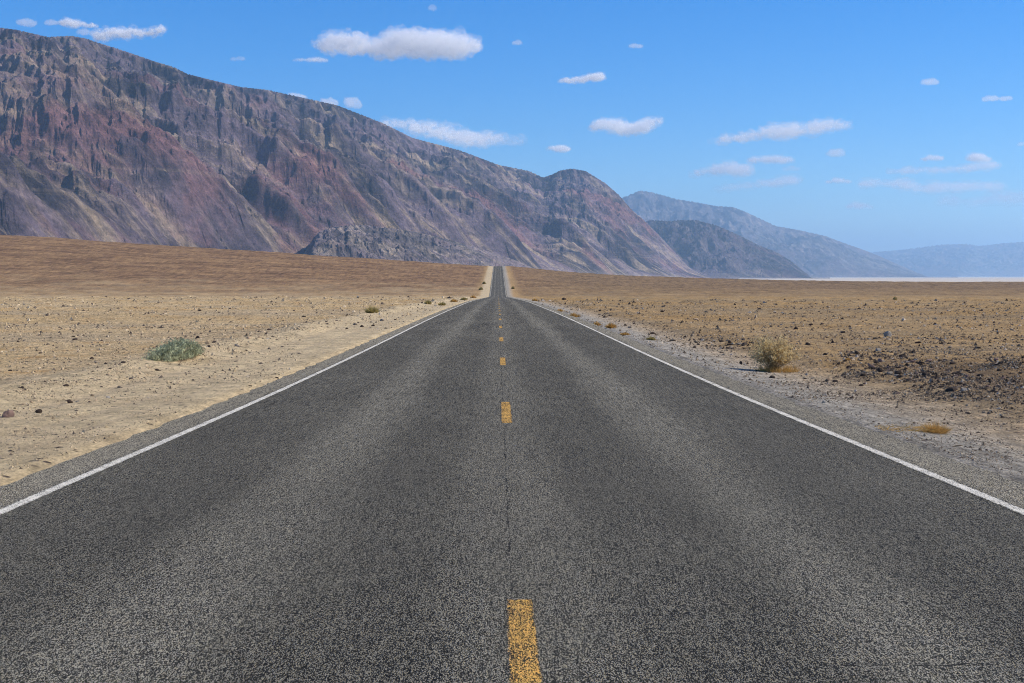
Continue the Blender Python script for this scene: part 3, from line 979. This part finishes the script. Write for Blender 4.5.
tone = .25 + .5 * np.clip(lp[:, 0] * .6 + lp[:, 2], 0, 1) * 0 + .5 * g.random(len(lp)) + .2 * noise3(lp * 5, 3)
link('foliage', blade_mesh('foliage', lp, lp + dd, g.uniform(.014, .024, len(lp)), tone, g, .1), M_yel, root)
n = 600
a = g.uniform(0, 6.28, n); r_ = .40 * np.sqrt(g.random(n))
b0 = np.stack([r_ * np.cos(a) + .10, r_ * np.sin(a), np.full(n, -.02)], -1)
tp = b0 + np.stack([.10 * np.cos(a), .10 * np.sin(a), 0 * a], -1) * g.uniform(.2, 1.5, (n, 1)) + np.array([0, 0, 1.]) * g.uniform(.03, .19, (n, 1))
link('straw', blade_mesh('straw', b0, tp, .008, g.random(n), g, .12), M_straw, root)


def tuft(P, w, h, mat, label, nb, seed, name='grass_tuft', cat='grass tuft', bw=.006, spread=None, group=None):
    g = np.random.default_rng(seed)
    a = g.uniform(0, 6.28, nb); r_ = np.sqrt(g.random(nb))
    b0 = np.stack([r_ * np.cos(a) * w * .22, r_ * np.sin(a) * w * .22, np.full(nb, -.02)], -1)
    tp = np.stack([r_ * np.cos(a) * w * .55, r_ * np.sin(a) * w * .55, h * (1.05 - .7 * r_ ** 1.5) * g.uniform(.5, 1.05, nb)], -1)
    tp[:, :2] += g.normal(0, .1 * w, (nb, 2))
    return link(name, blade_mesh(name, b0, tp, bw, g.random(nb), g, .10), mat, None, label, cat, group, loc=tuple(P))


P, T = on_ground(np.array([934.0, 905.0]), np.array([432.5, 430.5]))
tuft(P[0], .40, .17, M_straw, 'golden dry grass tuft at the edge of the grey gravel right of the road', 420, 4, bw=.005)
g = np.random.default_rng(14)
nb = 190
b0 = np.stack([g.uniform(-.30, .34, nb), g.normal(0, .16, nb), g.uniform(0, .012, nb)], -1)
ang = g.normal(0, .9, nb)
tp = b0 + np.stack([np.cos(ang), np.sin(ang), g.uniform(.0, .35, nb)], -1) * g.uniform(.05, .14, (nb, 1))
link('straw_mat', blade_mesh('straw_mat', b0, tp, .0045, g.random(nb), g, .1), M_straw, None, 'flat mat of fallen golden straw just left of the golden grass tuft', 'dry grass', loc=tuple(P[1] + np.array([0, 0, .01])))

TUFTS = [
    (372, 313, 15, .65, M_olive, 'largest olive green bush out on the left plain near the bank', 'bush'),
    (428, 304, 8, .6, M_olive, 'olive bush by the left road edge, first of the row after the largest', 'bush'),
    (442, 305.5, 8, .55, M_olive, 'low olive bush by the left road edge, second of the row', 'bush'),
    (454, 302, 8, .5, M_straw, 'straw yellow bush by the left road edge, third of the row', 'bush'),
    (464, 300, 7, .5, M_olive, 'yellow-green bush by the left road edge, fourth of the row', 'bush'),
    (473, 298, 6, .5, M_straw, 'straw tuft where the left road edge meets the dip', 'bush'),
    (535, 301, 6, .5, M_straw, 'straw tuft where the right road edge meets the dip', 'grass tuft'),
    (560, 312, 8, .5, M_straw, 'yellow tuft by the right verge, next after the one at the dip', 'grass tuft'),
    (574, 318, 13, .55, M_straw, 'widest yellow tuft along the right verge', 'grass tuft'),
    (597, 326, 9, .6, M_straw, 'yellow tuft between the widest one and the orange one', 'grass tuft'),
    (611, 328, 12, .55, M_straw, 'orange-yellow tuft with dark stones beside it on the right verge', 'grass tuft'),
    (625, 335, 9, .35, M_straw, 'thin pale tuft nearer than the orange-yellow one', 'grass tuft'),
    (651, 340, 9, .5, M_olive, 'nearest yellow-green tuft of the row along the right verge', 'grass tuft'),
    (481, 290, 4, .9, M_olive, 'lower dark shrub on the left bank where the road climbs', 'bush'),
    (484, 284, 3.5, .9, M_olive, 'upper dark shrub on the left bank where the road climbs', 'bush'),
    (513, 289, 3.5, .9, M_olive, 'lone dark shrub on the right bank where the road climbs', 'bush'),
    (895, 300, 4, 1.0, M_olive, 'tiny lone shrub far out on the right plain below the salt flat', 'bush'),
    (848, 360, 5, .5, M_straw, 'small dry tuft at the left tip of the dark rock patch', 'grass tuft'),
]
arr = np.array([[t[0], t[1]] for t in TUFTS], float)
PP, TT = on_ground(arr[:, 0], arr[:, 1])
for i, (t, P, d_) in enumerate(zip(TUFTS, PP, TT)):
    w = t[2] * d_ / F
    tuft(P, w, w * t[3], t[4], t[5], 320, 30 + i, 'desert_shrub' if t[6] == 'bush' else 'grass_tuft', t[6], max(.02, d_ / F * .45))

for px_, py_, ln, rot, lab in ((11, 452, .13, -.9, 'short dead twig lying on the graded dirt at the far left'), (958, 447, .13, .25, 'thin dark stick on the gravel below the golden grass tuft')):
    P, T = on_ground(np.array([float(px_)]), np.array([float(py_)]))
    bm = bmesh.new()
    pts = [Vector((-.5 * ln, 0, .006)), Vector((-.15 * ln, .012, .012)), Vector((.2 * ln, -.004, .016)), Vector((.5 * ln, .01, .008))]
    rad = [.004, .0075, .006, .003]
    rings = []
    for p_, r_ in zip(pts, rad):
        rings.append([bm.verts.new(p_ + Vector((0, math.cos(a_) * r_, math.sin(a_) * r_))) for a_ in np.linspace(0, 2 * math.pi, 7)[:-1]])
    for r0, r1 in zip(rings, rings[1:]):
        for k in range(6): bm.faces.new((r0[k], r0[(k + 1) % 6], r1[(k + 1) % 6], r1[k]))
    bm.faces.new(rings[0][::-1]); bm.faces.new(rings[-1])
    tw = [bm.verts.new(v) for v in (Vector((.1 * ln, 0, .014)), Vector((.14 * ln, 0, .012)), Vector((.3 * ln, .045, .03)))]
    bm.faces.new(tw)
    me = bpy.data.meshes.new('twig'); bm.to_mesh(me); bm.free()
    attr(me, 'tone', np.full(len(me.vertices), .25))
    o = link('twig', me, M_stem, None, lab, 'twig', loc=tuple(P[0])); o.rotation_euler = (0, 0, rot)

# ------------------------------------------------------------------ clouds
CLOUD_Z = 2150.0


def cloud(x0, x1, y0, y1, tau, label, seed, prof=None, cat='cloud', veil=False):
    """a flat-based puffy body of vapour at the cloud deck; prof = (x, bottom, top) shares of its box"""
    g = np.random.default_rng(seed)
    tau = tau * (1.05 if x1 - x0 > 32 and tau > 2 else .95)
    te = tan_el((x0 + x1) / 2, (y0 + y1) / 2)
    dist = (CLOUD_Z - ZC) / te
    s = dist / F
    Wc, Hc = (x1 - x0) * s, (y1 - y0) * s
    dv = ray((x0 + x1) / 2, (y0 + y1) / 2); az_ = math.atan2(dv[0], dv[1])
    if prof is None:
        xs = np.linspace(0, 1, 9)
        top = np.clip(.55 + .45 * np.sin(np.pi * xs) + g.normal(0, .16, 9), .3, 1.0)
        prof = [(x, .06 * abs(g.normal()) + (.18 if x in (0, 1) else 0), t * (.55 if x in (0, 1) else 1)) for x, t in zip(xs, top)]
    pxs, pb, pt = map(np.array, zip(*prof))
    npf = int(np.clip(Wc / Hc * 6, 10, 50))
    puffs = []
    for k in range(npf):
        u = (k + .5 + g.uniform(-.3, .3)) / npf
        lo, hi = np.interp(u, pxs, pb), np.interp(u, pxs, pt)
        hh = max(.16, hi - lo)
        rz = hh * Hc * .5 * g.uniform(.6, 1.0)
        rx = max(rz * g.uniform(1.2, 2.6), Wc / npf * 1.1)
        ry = rx * g.uniform(1.0, 2.0)
        cz = lo * Hc + rz + g.uniform(0, 1) * max(0, hh * Hc - 2 * rz)
        cx = np.clip((u - .5) * Wc, -Wc / 2 + rx * .9, Wc / 2 - rx * .9)
        puffs.append((cx, g.normal(0, .4) * min(Wc * .18, Hc * 2), cz - Hc / 2, rx, ry, rz))

    def body(f, off):
        bm = bmesh.new()
        for cx, cy, cz, rx, ry, rz in puffs:
            if f < 1 and rz < .13 * Hc: continue
            mt = Matrix.Translation((cx, cy, cz + off * rz)) @ Matrix.Diagonal((rx * f, ry * f, rz * f, 1))
            bmesh.ops.create_icosphere(bm, subdivisions=2, radius=1.0, matrix=mt)
        me0 = bpy.data.meshes.new('puffs'); bm.to_mesh(me0); bm.free()
        if not len(me0.polygons): return None
        tmp = bpy.data.objects.new('tmp', me0); COL.objects.link(tmp)
        md = tmp.modifiers.new('join', 'REMESH'); md.mode = 'VOXEL'; md.voxel_size = max(Hc / 18, Wc / 150)
        dg = bpy.context.evaluated_depsgraph_get()
        me = bpy.data.meshes.new_from_object(tmp.evaluated_get(dg))
        bpy.data.objects.remove(tmp); bpy.data.meshes.remove(me0)
        if not len(me.polygons): return None
        me.name = 'cloud'
        co = np.empty(len(me.vertices) * 3); me.vertices.foreach_get('co', co); co = co.reshape(-1, 3)
        nr = np.empty(len(me.vertices) * 3); me.vertices.foreach_get('normal', nr); nr = nr.reshape(-1, 3)
        sd = seed + f * 7.3
        amp = noise3(co / (Hc * .45) + sd, 1) * .10 + noise3(co / (Hc * .20) + sd, 2) * .11 + noise3(co / (Hc * .09) + sd, 3) * .07
        amp = np.clip(amp * 1.25, -.05, .28)
        co = co + nr * (amp * Hc)[:, None]
        me.vertices.foreach_set('co', co.ravel().astype(np.float32)); me.update()
        me.polygons.foreach_set('use_smooth', np.ones(len(me.polygons), bool))
        me.materials.clear()
        return me
    depth = max(Hc, min(Wc * .4, Hc * 3))

    def vapour(t, skin):
        N = NT('cloud_vapour')
        vol = N.n('VolumePrincipled', {'Color': (1, 1, 1, 1), 'Density': t / depth, 'Anisotropy': 0.0})
        if x1 - x0 > 32:        # billows and gaps inside the larger clouds
            q_ = N.noise(N.scaled(N.n('TexCoord').outputs['Object'], (1, .6, 1.25)), 6.0 / Hc, 6, .65, .6)
            vol.inputs['Density'].default_value = 0
            dn = N.n('MapRange', {'Value': q_, 'From Min': .44, 'From Max': .60, 'To Min': .05 * t / depth, 'To Max': 2.3 * t / depth}).outputs[0]
            N.t.links.new(dn, vol.inputs['Density'])
        N.t.links.new(vol.outputs[0], N.out.inputs['Volume'])
        if skin:        # the faint outer film of the cloud
            df = N.n('BsdfDiffuse', {'Color': (.9, .9, .9, 1)}); tl = N.n('BsdfTranslucent', {'Color': (.9, .9, .9, 1)})
            ad = N.n('MixShader', {0: .5, 1: df.outputs[0], 2: tl.outputs[0]})
            tr = N.n('BsdfTransparent')
            mx = N.n('MixShader', {0: min(.035, .02 * tau), 1: tr.outputs[0], 2: ad.outputs[0]})
            N.t.links.new(mx.outputs[0], N.out.inputs['Surface'])
        return N.m
    me = body(1.0, 0.0)
    o = bpy.data.objects.new('cloud', me); COL.objects.link(o)
    me.materials.append(vapour(tau * .24, True))
    o.location = (dist * math.sin(az_), dist * math.cos(az_), CLOUD_Z)
    o.rotation_euler = (0, 0, -az_)
    tag(o, label, cat)
    if x1 - x0 > 20:
        for f, share in ((.80, .5), (.60, .8)):
            cm = body(f, .08 * (1 - f))
            if cm is None: continue
            cm.materials.append(vapour(tau * share, False))
            link('core', cm, None, o)
    return o


CLOUDS = [
    (316, 481, 29, 58, 5.0, 'largest white cloud, long and flat-based, high over the dark range',
     [(0, .25, .55), (.06, .16, .80), (.14, .18, .80), (.22, .12, .70), (.35, .08, .74), (.48, .03, .88), (.6, .0, 1.0), (.72, .0, .90), (.85, .10, .94), (.95, .28, .80), (1, .40, .60)]),
    (95, 163, 22, 41, 3.2, 'hook-ended white cloud over the upper end of the dark range', [(0, 0, .25), (.12, 0, .5), (.3, .1, .62), (.5, .22, .78), (.7, .3, .7), (.85, .36, .72), (.93, .45, 1.0), (1, .5, .9)]),
    (60, 97, 19, 28, 2.2, 'small ragged cloud left of the hook-ended cloud', [(0, .2, .7), (.3, .2, 1), (.6, .1, .7), (1, .15, .45)]),
    (18, 35, 19, 26, 1.7, 'leftmost little cloud above the mountain top', None),
    (45, 57, 20, 25, 1.2, 'faint puff between the leftmost cloud and the small ragged one', None),
    (78, 96, 29, 35, 1.3, 'faint puff under the small ragged cloud', None),
    (231, 245, 56, 61, .8, 'tiny faint cloud alone in the blue above the range slope', None),
    (293, 328, 57, 63, 1.2, 'thin wispy cloud below the left end of the largest cloud', [(0, .3, .6), (.4, .2, .8), (.8, .1, 1), (1, .3, .6)]),
    (344, 362, 97, 109, 2.4, 'small round cloud just above the ridge', [(0, .5, .9), (.3, .2, 1), (.7, .05, .8), (1, .05, .4)]),
    (286, 306, 93, 101, 2.4, 'cloud peeking over the ridge, farther up the slope', None),
    (320, 337, 98, 108, 2.4, 'cloud peeking over the ridge beside the small round cloud', None),
    (380, 523, 120, 147, 2.6, 'long slanting cloud rising from behind the ridge', [(0, .75, 1), (.15, .6, .98), (.3, .4, .95), (.45, .2, .85), (.55, 0, .65), (.65, .02, .5), (.75, .02, .62), (.85, .12, .4), (.94, .1, .35), (1, .12, .3)]),
    (547, 571, 144, 152, 1.5, 'little grey-white cloud left of the two-armed cloud', None),
    (558, 605, 73, 83, 2.8, 'small spindle-shaped cloud high in the middle of the sky', [(0, .05, .3), (.3, .05, .6), (.6, .1, .85), (.85, .15, 1), (1, .35, .8)]),
    (589, 662, 117, 136, 2.8, 'two-armed white cloud above the far end of the dark range', [(0, .3, .6), (.15, .35, .9), (.3, .3, 1), (.45, .05, .75), (.6, .02, .6), (.72, .1, .95), (.85, .55, .95), (1, .6, .95)]),
    (629, 643, 43, 48, 1.5, 'tiny bright cloud above the spindle-shaped cloud', None),
    (512, 522, 40, 45, 1.4, 'tiny cloud right of the largest cloud', None),
    (428, 437, 5, 11, .8, 'tiny faint puff at the top of the sky', None),
    (712, 848, 121, 142, 2.6, 'long white cloud with a pointed left tail over the blue mountain', [(0, 0, .12), (.12, .02, .35), (.25, .05, .5), (.4, .12, .78), (.55, .2, .85), (.7, .25, .9), (.85, .4, 1), (.95, .5, 1), (1, .55, .75)]),
    (827, 844, 149, 157, 1.5, 'small cloud under the right end of the long tailed cloud', None),
    (690, 753, 160, 178, 1.3, 'soft cloud with a flat base, left of the thin bright streak', [(0, .1, .3), (.3, .1, .6), (.6, .1, .95), (.8, .05, .9), (1, .15, .5)]),
    (748, 794, 155, 164, 1.3, 'thin bright streak of cloud below the long tailed cloud', None),
    (714, 800, 175, 191, 1.0, 'wide pale cloud just above the blue mountain', [(0, .05, .3), (.3, .02, .5), (.5, .1, .6), (.7, .2, .85), (.85, .3, 1), (1, .4, .8)]),
    (783, 800, 166, 171, .7, 'faint dash of cloud between the thin streak and the wide pale cloud', None),
    (921, 938, 79, 85, 1.5, 'small cloud alone in the upper right sky', None),
    (983, 998, 95, 101, 1.6, 'left one of two tiny clouds side by side', None),
    (1000, 1012, 96, 101, 1.4, 'right one of two tiny clouds side by side', None),
    (892, 995, 161, 174, 1.5, 'long low cloud with a raised right end', [(0, .1, .35), (.2, .1, .6), (.4, .08, .55), (.6, .05, .55), (.75, .12, .8), (.9, .15, 1), (1, .3, .8)]),
    (921, 943, 154, 161, 1.2, 'small cloud above the left half of the long low cloud', None),
    (967, 990, 153, 162, 1.2, 'small cloud above the raised end of the long low cloud', None),
    (860, 932, 177, 193, .8, 'faint layered cloud left below the long low cloud', [(0, .3, .9), (.3, .4, 1), (.6, .05, .9), (.8, 0, .5), (1, 0, .4)]),
    (926, 1003, 179, 193, .75, 'faint stretched cloud right below the long low cloud', None),
    (826, 851, 177, 184, .9, 'faint small cloud left of the layered one', None),
    (846, 873, 201, 210, .5, 'very faint puff low over the far mountains', None),
    (940, 1060, 190, 207, .5, 'wide whitish veil low over the far mountains', None),
    (1018, 1032, 142, 146, .9, 'sliver of cloud cut by the right edge of the sky', None),
]
for i, c in enumerate(CLOUDS):
    cloud(*c[:6], 400 + i, c[6])
